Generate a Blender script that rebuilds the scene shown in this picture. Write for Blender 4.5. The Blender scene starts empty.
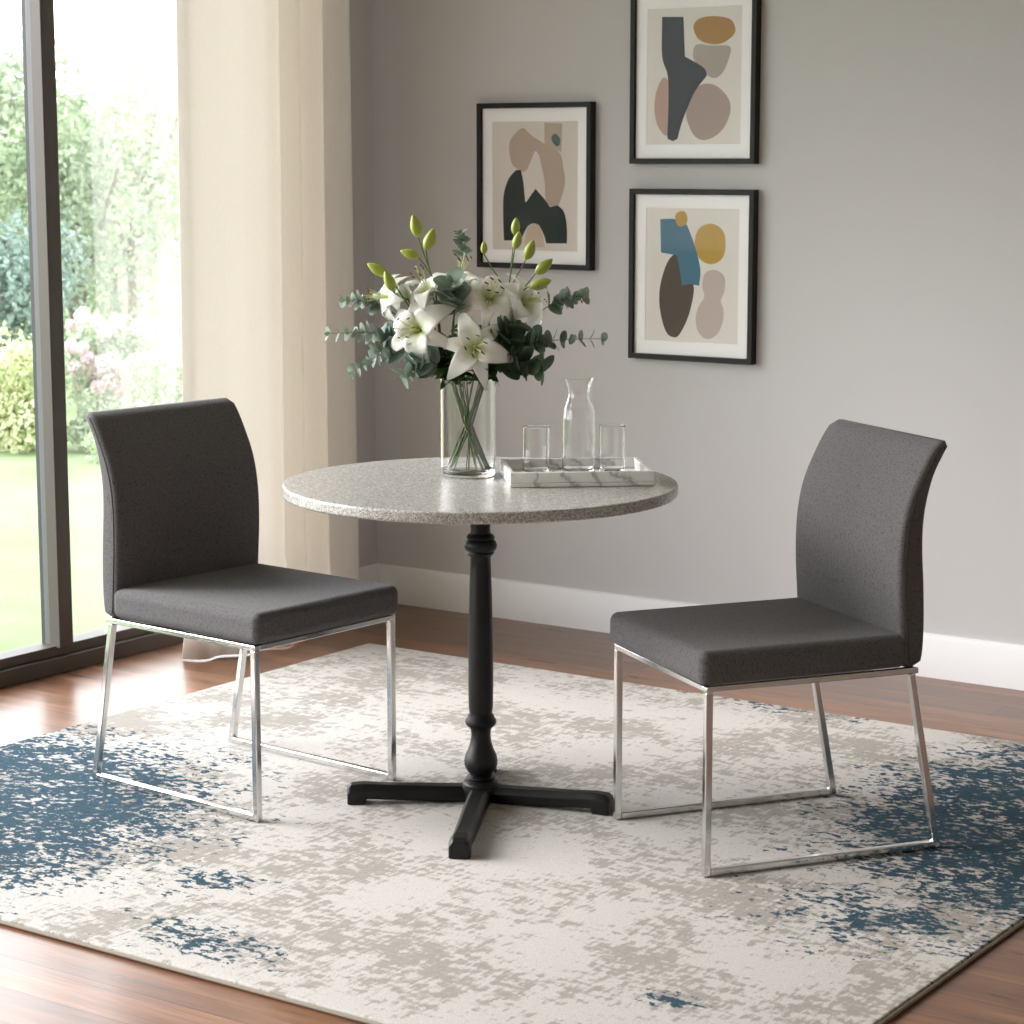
import bpy, bmesh, math, random
import numpy as np
from mathutils import Vector, Matrix, Euler, noise
from mathutils.geometry import tessellate_polygon
random.seed(7)
PI = math.pi
COL = bpy.context.scene.collection
SC = bpy.context.scene

# ------------------------------------------------------------------ helpers
def s2l(h):
    h = h.lstrip('#')
    out = []
    for i in (0, 2, 4):
        c = int(h[i:i+2], 16)/255
        out.append(c/12.92 if c <= .04045 else ((c+.055)/1.055)**2.4)
    return (*out, 1)

def tag(o, label=None, cat=None, group=None, kind=None):
    if label: o['label'] = label
    if cat: o['category'] = cat
    if group: o['group'] = group
    if kind: o['kind'] = kind
    return o

def empty(name, loc=(0, 0, 0), rz=0):
    o = bpy.data.objects.new(name, None); COL.objects.link(o)
    o.location = loc; o.rotation_euler = (0, 0, rz); o.empty_display_size = .1
    return o

def obj(name, bm, mats, parent=None, smooth=True, bevel=0, seg=2, subsurf=0, angle=40):
    me = bpy.data.meshes.new(name)
    if isinstance(bm, bmesh.types.BMesh):
        if not bm.faces.layers.int.get('keep'): bmesh.ops.recalc_face_normals(bm, faces=bm.faces)
        bm.to_mesh(me); bm.free()
    else:
        me.from_pydata(bm[0], [], bm[1])
    if not isinstance(mats, (list, tuple)): mats = [mats]
    for m in mats: me.materials.append(m)
    o = bpy.data.objects.new(name, me); COL.objects.link(o)
    if parent: o.parent = parent
    if smooth:
        me.polygons.foreach_set('use_smooth', [True]*len(me.polygons))
        me.set_sharp_from_angle(angle=math.radians(angle))
    if bevel:
        b = o.modifiers.new('bevel', 'BEVEL'); b.width = bevel; b.segments = seg
        b.limit_method = 'ANGLE'; b.angle_limit = math.radians(35)
        w = o.modifiers.new('wn', 'WEIGHTED_NORMAL'); w.keep_sharp = True
    if subsurf:
        s = o.modifiers.new('sub', 'SUBSURF'); s.levels = subsurf; s.render_levels = subsurf
    return o

def box(bm, x0, x1, y0, y1, z0, z1, mi=0):
    v = [bm.verts.new(p) for p in ((x0,y0,z0),(x1,y0,z0),(x1,y1,z0),(x0,y1,z0),(x0,y0,z1),(x1,y0,z1),(x1,y1,z1),(x0,y1,z1))]
    for f in ((3,2,1,0),(4,5,6,7),(0,1,5,4),(1,2,6,5),(2,3,7,6),(3,0,4,7)):
        fc = bm.faces.new([v[i] for i in f]); fc.material_index = mi
def bx(*a):
    bm = bmesh.new(); box(bm, *a); return bm

def bar(bm, p, q, w, h=None, up=(0, 0, 1)):
    """square bar from p to q"""
    p, q = Vector(p), Vector(q); h = h or w
    d = (q-p).normalized(); u = Vector(up)
    s = d.cross(u)
    if s.length < 1e-4: s = d.cross(Vector((0, 1, 0)))
    s.normalize(); t = s.cross(d).normalized()
    r = []
    for c in (p, q):
        r.append([bm.verts.new(c + s*a*w/2 + t*b*h/2) for a, b in ((-1,-1),(1,-1),(1,1),(-1,1))])
    for i in range(4):
        bm.faces.new((r[0][i], r[0][(i+1) % 4], r[1][(i+1) % 4], r[1][i]))
    bm.faces.new(r[0][::-1]); bm.faces.new(r[1])

def tube(bm, pts, rad, n=8, cap=True, mi=0):
    pts = [Vector(p) for p in pts]
    if not isinstance(rad, (list, tuple)): rad = [rad]*len(pts)
    rings = []; prev = None
    for i, p in enumerate(pts):
        d = (pts[min(i+1, len(pts)-1)] - pts[max(i-1, 0)]).normalized()
        if prev is None:
            a = d.orthogonal().normalized()
        else:
            a = (prev - d*prev.dot(d)).normalized()
        prev = a; b = d.cross(a)
        rings.append([bm.verts.new(p + (a*math.cos(2*PI*k/n) + b*math.sin(2*PI*k/n))*rad[i]) for k in range(n)])
    for r0, r1 in zip(rings, rings[1:]):
        for k in range(n):
            f = bm.faces.new((r0[k], r0[(k+1) % n], r1[(k+1) % n], r1[k])); f.material_index = mi
    if cap:
        f = bm.faces.new(rings[0][::-1]); f.material_index = mi
        f = bm.faces.new(rings[-1]); f.material_index = mi

def support(prof, d=.0012):
    out = [prof[0]]
    for a, b in zip(prof, prof[1:]):
        l = math.hypot(b[0]-a[0], b[1]-a[1])
        if l > d*6:
            for t in (d/l, .5, 1-d/l): out.append((a[0]+(b[0]-a[0])*t, a[1]+(b[1]-a[1])*t))
        out.append(b)
    return out
def lathe(prof, n=48, cx=0, cy=0, closed=False):
    """prof: (r, z) list"""
    bm = bmesh.new(); rings = []
    for r, z in prof:
        if r < 1e-6: rings.append([bm.verts.new((cx, cy, z))])
        else: rings.append([bm.verts.new((cx+r*math.cos(2*PI*k/n), cy+r*math.sin(2*PI*k/n), z)) for k in range(n)])
    pr = list(zip(rings, rings[1:]))
    if closed: pr.append((rings[-1], rings[0]))
    for a, b in pr:
        for k in range(n):
            j = (k+1) % n
            if len(a) == 1 and len(b) == 1: continue
            if len(a) == 1: bm.faces.new((a[0], b[j], b[k]))
            elif len(b) == 1: bm.faces.new((a[k], a[j], b[0]))
            else: bm.faces.new((a[k], a[j], b[j], b[k]))
    if bm.calc_volume(signed=True) < 0: bmesh.ops.reverse_faces(bm, faces=bm.faces)
    bm.faces.layers.int.new('keep'); return bm

def bez(p0, p1, p2, n=12):
    p0, p1, p2 = Vector(p0), Vector(p1), Vector(p2)
    return [p0*(1-t)**2 + p1*2*t*(1-t) + p2*t*t for t in [i/n for i in range(n+1)]]

# ------------------------------------------------------------------ materials
def mat(name, col=(.8,.8,.8,1), rough=.5, metal=0, spec=.5, **kw):
    m = bpy.data.materials.new(name); m.use_nodes = True
    b = m.node_tree.nodes['Principled BSDF']
    b.inputs['Base Color'].default_value = s2l(col) if isinstance(col, str) else col
    b.inputs['Roughness'].default_value = rough; b.inputs['Metallic'].default_value = metal
    b.inputs['Specular IOR Level'].default_value = spec
    for k, v in kw.items(): b.inputs[k.replace('_', ' ')].default_value = v
    return m
class NT:
    def __init__(s, m): s.t = m.node_tree; s.b = s.t.nodes.get('Principled BSDF'); s.out = s.t.nodes.get('Material Output')
    def n(s, ty, ins=None, **kw):
        x = s.t.nodes.new(ty)
        for k, v in kw.items(): setattr(x, k, v)
        for k, v in (ins or {}).items():
            if isinstance(v, bpy.types.NodeSocket): s.t.links.new(v, x.inputs[k])
            else: x.inputs[k].default_value = v
        return x
    def l(s, a, b): s.t.links.new(a, b)
    def math(s, op, a, b=0.0, c=None, clamp=False):
        x = s.n('ShaderNodeMath', {0: a, 1: b}, operation=op, use_clamp=clamp)
        if c is not None:
            if isinstance(c, bpy.types.NodeSocket): s.l(c, x.inputs[2])
            else: x.inputs[2].default_value = c
        return x.outputs[0]
    def ramp(s, f, stops, interp='LINEAR'):
        x = s.n('ShaderNodeValToRGB', {'Fac': f}); e = x.color_ramp.elements; x.color_ramp.interpolation = interp
        while len(e) < len(stops): e.new(.5)
        for i, (p, c) in enumerate(stops):
            e[i].position = p; e[i].color = s2l(c) if isinstance(c, str) else ((c, c, c, 1) if isinstance(c, (int, float)) else c)
        return x.outputs['Color']
    def mix(s, f, a, b, bt='MIX'):
        x = s.n('ShaderNodeMix', data_type='RGBA', blend_type=bt)
        for i, v in ((0, f), (6, a), (7, b)):
            if isinstance(v, bpy.types.NodeSocket): s.l(v, x.inputs[i])
            else: x.inputs[i].default_value = s2l(v) if isinstance(v, str) else v
        return x.outputs[2]
    def coord(s, scale=(1,1,1), out='Object', rot=(0,0,0)):
        tc = s.n('ShaderNodeTexCoord')
        mp = s.n('ShaderNodeMapping', {'Vector': tc.outputs[out], 'Scale': scale, 'Rotation': rot})
        return mp.outputs[0]
    def noise(s, vec, scale, detail=2, rough=.5, out='Fac', **kw):
        x = s.n('ShaderNodeTexNoise', {'Vector': vec, 'Scale': scale, 'Detail': detail, 'Roughness': rough}, **kw)
        return x.outputs[out]
    def bump(s, h, strength=.3, dist=.001):
        x = s.n('ShaderNodeBump', {'Height': h, 'Strength': strength, 'Distance': dist}); s.l(x.outputs[0], s.b.inputs['Normal'])

M = {}
# painted wall
def wall_mat(name, col):
    m = mat(name, col, .85, spec=.25); t = NT(m); v = t.coord()
    t.bump(t.noise(v, 350, 3), .08, .0005); return m
M['wall'] = wall_mat('wall_paint', '#cbc9ca')
M['ceil'] = wall_mat('ceiling_paint', '#f3f1f2'); M['wall_white'] = wall_mat('white_wall_paint', '#efedee')
M['trim'] = mat('trim_paint', '#efeef0', .45)
# wood floor: boards run along X
m = mat('wood_floor', rough=.3); t = NT(m); v = t.coord()
br = t.n('ShaderNodeTexBrick', {'Vector': v, 'Color1': (0,0,0,1), 'Color2': (1,1,1,1), 'Mortar': (.5,.5,.5,1), 'Scale': 1, 'Mortar Size': .0012, 'Mortar Smooth': .1, 'Bias': 0, 'Brick Width': 1.7, 'Row Height': .118}, offset=.37, offset_frequency=3)
bid = t.n('ShaderNodeSeparateColor', {0: br.outputs['Color']}).outputs[0]
off = t.n('ShaderNodeCombineXYZ', {0: t.math('MULTIPLY', bid, 17.), 1: t.math('MULTIPLY', bid, 5.), 2: 0.})
v2 = t.n('ShaderNodeVectorMath', {0: v, 1: off.outputs[0]}, operation='ADD').outputs[0]
gv = t.n('ShaderNodeMapping', {'Vector': v2, 'Scale': (1.2, 14, 1)}).outputs[0]
g1 = t.noise(gv, 1.6, 6, .6)
g2 = t.noise(t.n('ShaderNodeMapping', {'Vector': v2, 'Scale': (3, 90, 1)}).outputs[0], 2., 3, .6)
gr = t.math('ADD', t.math('MULTIPLY', g1, .7), t.math('MULTIPLY', g2, .3))
c = t.ramp(gr, [(.32, '#4a3020'), (.5, '#744d35'), (.68, '#946c50')])
hv = t.math('ADD', t.math('MULTIPLY', bid, .55), .72)
c = t.mix(1., c, t.n('ShaderNodeCombineColor', {0: hv, 1: hv, 2: hv}).outputs[0], 'MULTIPLY')
c = t.mix(br.outputs['Fac'], c, '#2a1a10')
t.l(c, t.b.inputs['Base Color'])
rr = t.math('ADD', t.math('MULTIPLY', g1, .16), .22); t.l(rr, t.b.inputs['Roughness'])
hh = t.math('SUBTRACT', t.math('MULTIPLY', gr, .25), br.outputs['Fac']); t.bump(hh, .25, .0015)
t.b.inputs['Coat Weight'].default_value = .12; t.b.inputs['Coat Roughness'].default_value = .18
M['floor'] = m
# chair fabric
def fabric(name, c0, c1, scale=900):
    m = mat(name, c0, .9, spec=.2, Sheen_Weight=.1, Sheen_Roughness=.5); t = NT(m); v = t.coord()
    w1 = t.noise(t.n('ShaderNodeMapping', {'Vector': v, 'Scale': (1, 1, .25)}).outputs[0], 520, 2); w2 = t.noise(t.n('ShaderNodeMapping', {'Vector': v, 'Scale': (.3, .3, 1)}).outputs[0], 520, 2)
    h = t.math('ADD', w1, w2)
    t.l(t.ramp(h, [(.70, c0), (1.0, c1)]), t.b.inputs['Base Color']); t.bump(h, .3, .0005); return m
M['fabric'] = fabric('charcoal_weave', '#3a383a', '#5e5b5d')
M['piping'] = mat('charcoal_piping', '#4a4848', .9, spec=.2)
M['chrome'] = mat('brushed_chrome', (.72,.71,.70,1), .17, 1)
M['iron'] = mat('black_iron', '#0c0c0d', .45, 0, .35); t = NT(M['iron']); t.bump(t.noise(t.coord(), 260, 2), .06, .0006)
# stone top
m = mat('terrazzo_stone', rough=.22); t = NT(m); v = t.coord()
n1 = t.noise(v, 420, 3, .7); vo = t.n('ShaderNodeTexVoronoi', {'Vector': v, 'Scale': 380}); vs = t.n('ShaderNodeSeparateColor', {0: vo.outputs['Color']}).outputs[0]
f = t.math('ADD', t.math('MULTIPLY', n1, .5), t.math('MULTIPLY', vs, .5))
t.l(t.ramp(f, [(.20, '#6b6966'), (.38, '#989592'), (.60, '#b2b0ac'), (.82, '#d2d0cc')]), t.b.inputs['Base Color']); t.l(t.math('ADD', t.math('MULTIPLY', n1, .1), .2), t.b.inputs['Roughness'])
M['stone'] = m
# marble
m = mat('white_marble', rough=.25); t = NT(m); v = t.coord(rot=(.3, .5, .4))
nz = t.noise(v, 9, 4, .6, 'Color'); vv = t.mix(.12, v, nz)
w = t.n('ShaderNodeTexWave', {'Vector': vv, 'Scale': 6., 'Distortion': 6., 'Detail': 4, 'Detail Scale': 1.6, 'Detail Roughness': .6}).outputs['Fac']
t.l(t.ramp(w, [(0., '#b4b2b4'), (.05, '#cdcbcc'), (.18, '#e8e6e5'), (1, '#efeeed')]), t.b.inputs['Base Color']); M['marble'] = m
M['glass'] = mat('clear_glass', (1,1,1,1), .0, Transmission_Weight=1., IOR=1.47)
def thin_glass(name, tint=(.97,.98,.97,1), k=1.):
    m = bpy.data.materials.new(name); m.use_nodes = True; t = NT(m); t.t.nodes.remove(t.b)
    fr = t.math('MULTIPLY_ADD', t.math('POWER', t.n('ShaderNodeLayerWeight', {'Blend': .5}).outputs['Facing'], 5.), .96, .04); a = t.n('ShaderNodeBsdfTransparent', {'Color': tint}); g = t.n('ShaderNodeBsdfGlossy', {'Roughness': .02})
    mx = t.n('ShaderNodeMixShader', {0: t.math('MULTIPLY', fr, k), 1: a.outputs[0], 2: g.outputs[0]}); t.l(mx.outputs[0], t.out.inputs[0]); return m
M['pane'] = thin_glass('window_glass'); M['picture_glass'] = thin_glass('picture_glass', (1,1,1,1), .12)
M['frame'] = mat('black_frame_wood', '#131211', .5, spec=.3)
M['mat'] = mat('mat_board', '#f8f7f9', .9)
M['paper'] = mat('art_paper', '#e0dcd6', .9)
M['alu'] = mat('dark_bronze_aluminium', '#4d4742', .45, .2)
M['alu_grey'] = mat('grey_aluminium', '#5c5e60', .5, .2)
M['seal'] = mat('black_gasket', '#222222', .6)
# curtains
def cloth(name, col, trans, transp=0.):
    m = bpy.data.materials.new(name); m.use_nodes = True; t = NT(m); t.t.nodes.remove(t.b)
    v = t.coord(); wv = t.noise(t.n('ShaderNodeMapping', {'Vector': v, 'Scale': (1, 1, .12)}).outputs[0], 420, 2)
    c = t.mix(t.math('MULTIPLY', wv, .35), col, '#d3cbc2')
    d = t.n('ShaderNodeBsdfDiffuse', {'Color': c}); tr = t.n('ShaderNodeBsdfTranslucent', {'Color': c})
    mx = t.n('ShaderNodeMixShader', {0: trans, 1: d.outputs[0], 2: tr.outputs[0]}); o = mx.outputs[0]
    if transp: o = t.n('ShaderNodeMixShader', {0: transp, 1: o, 2: t.n('ShaderNodeBsdfTransparent').outputs[0]}).outputs[0]
    t.l(o, t.out.inputs[0]); return m
M['curtain'] = cloth('cream_linen', '#f1ede8', .44)
M['sheer'] = cloth('white_voile', '#e8e8e8', .4, .78)
# rug
def rug_mat():
    m = mat('rug_pile', rough=.95, spec=.1); t = NT(m); v = t.coord()    # object origin = world origin: coordinates are room metres
    sp = t.n('ShaderNodeSeparateXYZ', {0: v}); X, Y = sp.outputs[0], sp.outputs[1]
    fleckA = t.noise(t.n('ShaderNodeMapping', {'Vector': v, 'Scale': (2.6, .55, 1)}).outputs[0], 34, 5, .65)
    fleckB = t.noise(t.n('ShaderNodeMapping', {'Vector': v, 'Scale': (.9, 1.7, 1), 'Location': (5, 3, 0)}).outputs[0], 24, 3, .6)
    big = t.noise(v, 3.2, 3, .6)
    # taupe distress
    fa = t.math('ADD', t.math('MULTIPLY', fleckA, .5), t.math('MULTIPLY', fleckB, .5))
    tf = t.math('ADD', t.math('MULTIPLY', big, .75), t.math('MULTIPLY', fa, 1.1))
    def blob(cx, cy, rx, ry, rot=0.):
        dx = t.math('SUBTRACT', X, cx); dy = t.math('SUBTRACT', Y, cy)
        c, s = math.cos(rot), math.sin(rot)
        a = t.math('DIVIDE', t.math('ADD', t.math('MULTIPLY', dx, c), t.math('MULTIPLY', dy, s)), rx)
        b = t.math('DIVIDE', t.math('SUBTRACT', t.math('MULTIPLY', dy, c), t.math('MULTIPLY', dx, s)), ry)
        d = t.math('SQRT', t.math('ADD', t.math('MULTIPLY', a, a), t.math('MULTIPLY', b, b)))
        return t.math('SUBTRACT', 1., d)       # 1 centre, 0 at the rim, negative outside
    zone = blob(-4.06, 3.38, 1.0, .95)
    for b in ((-1.62, 4.82, .88, 1.05), (-2.80, 5.42, .55, .16), (-2.85, 3.08, .34, .14), (-3.1, 3.35, .22, .16), (-1.96, 3.32, .11, .07), (-1.82, 3.95, .45, .35)):
        zone = t.math('MAXIMUM', zone, t.math('MULTIPLY', blob(*b), 1. if b[2] > .6 else .42))
    zone = t.math('MINIMUM', zone, .44)
    fl = t.noise(t.n('ShaderNodeMapping', {'Vector': v, 'Scale': (1., 1.5, 1)}).outputs[0], 37, 4, .7)
    fl2 = t.noise(v, 11, 2, .5)
    q = t.math('ADD', t.math('MULTIPLY', fl, .72), t.math('MULTIPLY', fl2, .28))
    bm_ = t.math('ADD', t.math('MULTIPLY', zone, .44), t.math('SUBTRACT', q, .645))
    bm_ = t.math('MULTIPLY_ADD', bm_, 60., .5, clamp=True)
    tm = t.math('MULTIPLY_ADD', t.math('SUBTRACT', tf, .955), 14., .5, clamp=True)
    base = t.mix(t.noise(v, 90, 2), '#ece7e3', '#dcd6d0')
    dk = t.mix(t.noise(v, 60, 2), '#a59d95', '#c2bab1')
    c = t.mix(t.math('MULTIPLY', tm, .85), base, dk)
    blue = t.mix(t.noise(v, 70, 2), '#2c4655', '#56707f')
    c = t.mix(bm_, c, blue)
    gr = t.ramp(t.noise(v, 260, 2, .7), [(.34, .80), (.6, 1.)]); c = t.mix(1., c, gr, 'MULTIPLY')
    t.l(c, t.b.inputs['Base Color'])
    pile = t.noise(v, 520, 3, .7); h = t.math('ADD', pile, t.math('MULTIPLY', bm_, -.25))
    t.bump(h, 1., .006)
    return m

ART={'A': {'c': (-4.0399, 1.3964), 'size': (0.4304, 0.5238), 'op': [(-0.1941, 0.2484), (0.1973, 0.249), (-0.1953, -0.2494), (0.1982, -0.2433)], 'inner': [(-0.1581, 0.2085), (0.1613, 0.2064), (-0.1573, -0.2069), (0.1634, -0.1997)], 'shapes': [('blush_tan', '#b8a69a', 1, [(-0.0387, 0.1813), (-0.0635, 0.17), (-0.0885, 0.1441), (-0.0935, 0.1092), (-0.0813, 0.0685), (-0.0564, 0.0511), (-0.0279, 0.0483), (0.0003, 0.1004), (0.0087, 0.109), (0.0214, 0.0946), (0.0321, 0.0571), (0.0427, 0.011), (0.0464, -0.041), (0.071, -0.0639), (0.0919, -0.0607), (0.1106, -0.0231), (0.1194, 0.0172), (0.1123, 0.0573), (0.0983, 0.1031), (0.0424, 0.1319), (-0.0068, 0.1581)]), ('pale_band', '#b9ad9c', 0, [(0.0408, 0.1979), (0.1083, 0.1944), (0.1052, 0.1059), (0.0424, 0.1291)]), ('slate', '#2b3536', 2, [(-0.067, 0.05), (-0.0478, 0.05), (-0.0385, 0.0105), (-0.0314, -0.0505), (-0.0278, -0.0504), (0.0076, -0.0083), (0.0429, -0.041), (0.064, -0.0651), (0.0919, -0.059), (0.1164, -0.0806), (0.127, -0.1266), (0.1272, -0.1774), (0.0489, -0.179), (0.0396, -0.1513), (0.0219, -0.1225), (0.0007, -0.117), (-0.0206, -0.1261), (-0.0348, -0.1468), (-0.0491, -0.1717), (-0.1138, -0.1729), (-0.1166, -0.1071), (-0.1151, -0.0308), (-0.0957, 0.0219)]), ('blue_grey_dot', '#5d6e73', 1, [(0.0828, 0.1632), (0.0689, 0.1547), (0.0703, 0.1404), (0.0857, 0.1243), (0.0982, 0.1288), (0.0995, 0.1488)]), ('blush_arch', '#c9b8a8', 2, [(-0.0277, -0.1467), (-0.0192, -0.1261), (0.0042, -0.1181), (0.0233, -0.1254), (0.0361, -0.1513), (0.0447, -0.1919), (-0.0348, -0.1936)])]}, 'B': {'c': (-3.4656, 1.7264), 'size': (0.4353, 0.52), 'op': [(-0.2006, 0.2353), (0.2073, 0.2193), (-0.1959, -0.2456), (0.2072, -0.2457)], 'inner': [(-0.1617, 0.1964), (0.1669, 0.1931), (-0.1575, -0.2017), (0.171, -0.205)], 'shapes': [('blush', '#b79a8d', 1, [(-0.0977, -0.002), (-0.119, -0.0277), (-0.1303, -0.0693), (-0.1291, -0.1166), (-0.1144, -0.1535), (-0.0845, -0.1747), (-0.0656, -0.1068), (-0.0727, -0.0337)]), ('ochre', '#a9803a', 1, [(0.0756, 0.1736), (0.0278, 0.1701), (0.0039, 0.153), (0.0042, 0.1325), (0.0227, 0.1062), (0.0649, 0.0922), (0.1066, 0.0961), (0.1417, 0.1205), (0.1412, 0.1459), (0.1232, 0.1643)]), ('warm_grey', '#a9a196', 1, [(0.0108, 0.0912), (0.065, 0.0881), (0.1257, 0.0844), (0.1262, 0.0548), (0.1079, 0.0144), (0.0844, -0.0056), (0.0543, 0.0001), (0.0054, 0.0475)]), ('dusty_rose', '#a8958c', 1, [(0.0487, -0.023), (0.0848, -0.0313), (0.1211, -0.0627), (0.1324, -0.0988), (0.1165, -0.1449), (0.0811, -0.1782), (0.0391, -0.1894), (0.0086, -0.1752), (-0.0132, -0.1386), (-0.0197, -0.1073), (-0.0051, -0.066), (0.0187, -0.0327)]), ('slate', '#2a3336', 3, [(-0.1072, 0.1774), (-0.0327, 0.1748), (-0.0263, 0.0587), (0.039, 0.0236), (0.0501, 0.0002), (0.0098, -0.0455), (-0.0168, -0.097), (-0.0346, -0.1384), (-0.0493, -0.1853), (-0.0646, -0.1921), (-0.0831, -0.1852), (-0.0846, -0.1694), (-0.0819, -0.0857), (-0.0854, 0.003), (-0.1058, 0.0607)])]}, 'C': {'c': (-3.4647, 1.131), 'size': (0.4392, 0.5158), 'op': [(-0.2012, 0.2409), (0.2065, 0.2444), (-0.2009, -0.2491), (0.2106, -0.2427)], 'inner': [(-0.1611, 0.202), (0.1677, 0.2059), (-0.1524, -0.1961), (0.1714, -0.2003)], 'shapes': [('mustard', '#b99748', 1, [(0.0684, 0.1577), (0.0331, 0.1461), (0.0157, 0.115), (0.0185, 0.072), (0.0417, 0.0448), (0.0738, 0.0364), (0.1053, 0.0494), (0.1203, 0.0804), (0.1182, 0.1231), (0.1002, 0.1472)]), ('blush', '#c0b1ab', 1, [(0.074, 0.0192), (0.0494, 0.0049), (0.0429, -0.0323), (0.0504, -0.063), (0.0295, -0.0947), (0.0214, -0.1323), (0.0306, -0.1693), (0.0595, -0.1898), (0.0948, -0.1759), (0.1154, -0.1348), (0.1169, -0.0977), (0.1073, -0.0734), (0.1195, -0.0422), (0.1203, -0.0053), (0.1024, 0.0144)]), ('brown', '#564b46', 1, [(-0.0575, 0.0628), (-0.084, 0.0323), (-0.1051, -0.0307), (-0.1081, -0.0872), (-0.0964, -0.1433), (-0.0777, -0.1802), (-0.0521, -0.1898), (-0.0341, -0.1783), (-0.0059, -0.1272), (0.0111, -0.0643), (0.012, -0.0271), (-0.0081, 0.0281), (-0.0336, 0.0553)]), ('teal', '#4a7389', 3, [(-0.1074, 0.1686), (-0.0567, 0.1693), (-0.0134, 0.1527), (0.0124, 0.0965), (0.0349, 0.023), (0.0321, -0.0296), (-0.0037, -0.0263), (-0.0289, -0.0315), (-0.0352, 0.0087), (-0.0481, 0.0612), (-0.0662, 0.0626), (-0.104, 0.0673)]), ('mustard', '#b99748', 1, [(-0.0348, 0.1943), (-0.0519, 0.1848), (-0.0546, 0.1694), (-0.0457, 0.151), (-0.0313, 0.1475), (-0.0156, 0.1564), (-0.0115, 0.1731), (-0.0189, 0.1896)])]}}
# light levels
SKY = 1.3
SUN = 1.55
SUND = (1., .45, -.58)
EXPO = 2.36
M['rug'] = rug_mat(); M['rug_edge'] = mat('rug_binding', '#857c70', .9)
# plants
def petal_mat():
    m = mat('lily_petal', rough=.5, spec=.3, Subsurface_Weight=.0); t = NT(m)
    a = t.n('ShaderNodeAttribute', attribute_name='Col').outputs['Color']
    t.l(a, t.b.inputs['Base Color'])
    tr = t.n('ShaderNodeBsdfTranslucent', {'Color': a}); mx = t.n('ShaderNodeMixShader', {0: .38, 1: t.b.outputs[0], 2: tr.outputs[0]})
    t.l(mx.outputs[0], t.out.inputs[0]); return m
M['petal'] = petal_mat()
M['bud'] = mat('lily_bud_green', '#a3b04f', .45)
M['stem'] = mat('flower_stem_green', '#4d6b35', .5)
M['filament'] = mat('stamen_filament', '#c9d08c', .5)
M['anther'] = mat('dark_anther', '#3b2620', .7)
def leaf_mat(name, c0, c1, scale=20, rough=.5, trans=.2):
    m = mat(name, c0, rough); t = NT(m); v = t.coord()
    c = t.mix(t.ramp(t.noise(v, scale, 2), [(.3, 0.), (.7, 1.)]), c0, c1); t.l(c, t.b.inputs['Base Color'])
    if trans:
        tr = t.n('ShaderNodeBsdfTranslucent', {'Color': c}); mx = t.n('ShaderNodeMixShader', {0: trans, 1: t.b.outputs[0], 2: tr.outputs[0]}); t.l(mx.outputs[0], t.out.inputs[0])
    return m
M['euc'] = leaf_mat('eucalyptus_leaf', '#5f7566', '#95a598', 14)
M['euc_dark'] = leaf_mat('dark_eucalyptus_leaf', '#3a4f3e', '#61775f', 14)
M['green_leaf'] = leaf_mat('deep_green_leaf', '#2b4726', '#4f6e3a', 14)
M['euc_stem'] = mat('eucalyptus_stem', '#6b6a4e', .6)

# ------------------------------------------------------------------ the room
BY = 6.0; WX = -4.70; GX = -4.80; RX = 2.2; FY = -3.0; CH = 2.75
WY0, WY1, WTOP = -2.2, 5.64, 2.50
F0 = -.012                       # floor level under the rug pile
def struct(name, bm, m, parent=None, **k):
    o = obj(name, bm, m, parent, **k)
    if not parent: o['kind'] = 'structure'
    return o
struct('floor', bx(GX-.1, RX+.1, FY-.1, BY+.1, F0-.1, F0), M['floor'], smooth=False)
struct('ceiling', bx(GX-.2, RX+.2, FY-.2, BY+.2, CH, CH+.1), M['ceil'], smooth=False)
struct('wall_back', bx(GX-.2, RX+.1, BY, BY+.15, F0-.1, CH), M['wall'], smooth=False)
struct('wall_right', bx(RX, RX+.15, FY-.1, BY, F0-.1, CH), M['wall_white'], smooth=False)
struct('wall_front', bx(GX-.2, RX+.1, FY-.15, FY, F0-.1, CH), M['wall_white'], smooth=False)
bm = bmesh.new()
box(bm, GX-.16, WX, WY1, BY, F0-.1, CH); box(bm, GX-.16, WX, FY, WY0, F0-.1, CH); box(bm, GX-.16, WX, WY0, WY1, WTOP, CH)
struct('wall_left', bm, M['wall'], smooth=False)
def baseboard(name, pts):
    bm = bmesh.new()
    (x0, y0), (x1, y1), (nx, ny) = pts
    prof = [(0, F0), (.016, F0), (.016, .100), (.011, .112), (.004, .116), (0, .116)]
    r = [[bm.verts.new((x+nx*a, y+ny*a, z)) for a, z in prof] for x, y in ((x0, y0), (x1, y1))]
    n = len(prof)
    for i in range(n): bm.faces.new((r[0][i], r[0][(i+1) % n], r[1][(i+1) % n], r[1][i]))
    bm.faces.new(r[0]); bm.faces.new(r[1][::-1])
    struct(name, bm, M['trim'], angle=30)
baseboard('baseboard_back', ((WX, BY), (RX, BY), (0, -1)))
baseboard('baseboard_left', ((WX, WY1), (WX, BY-.016), (1, 0)))
baseboard('baseboard_right', ((RX, BY-.016), (RX, FY), (-1, 0)))

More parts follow.
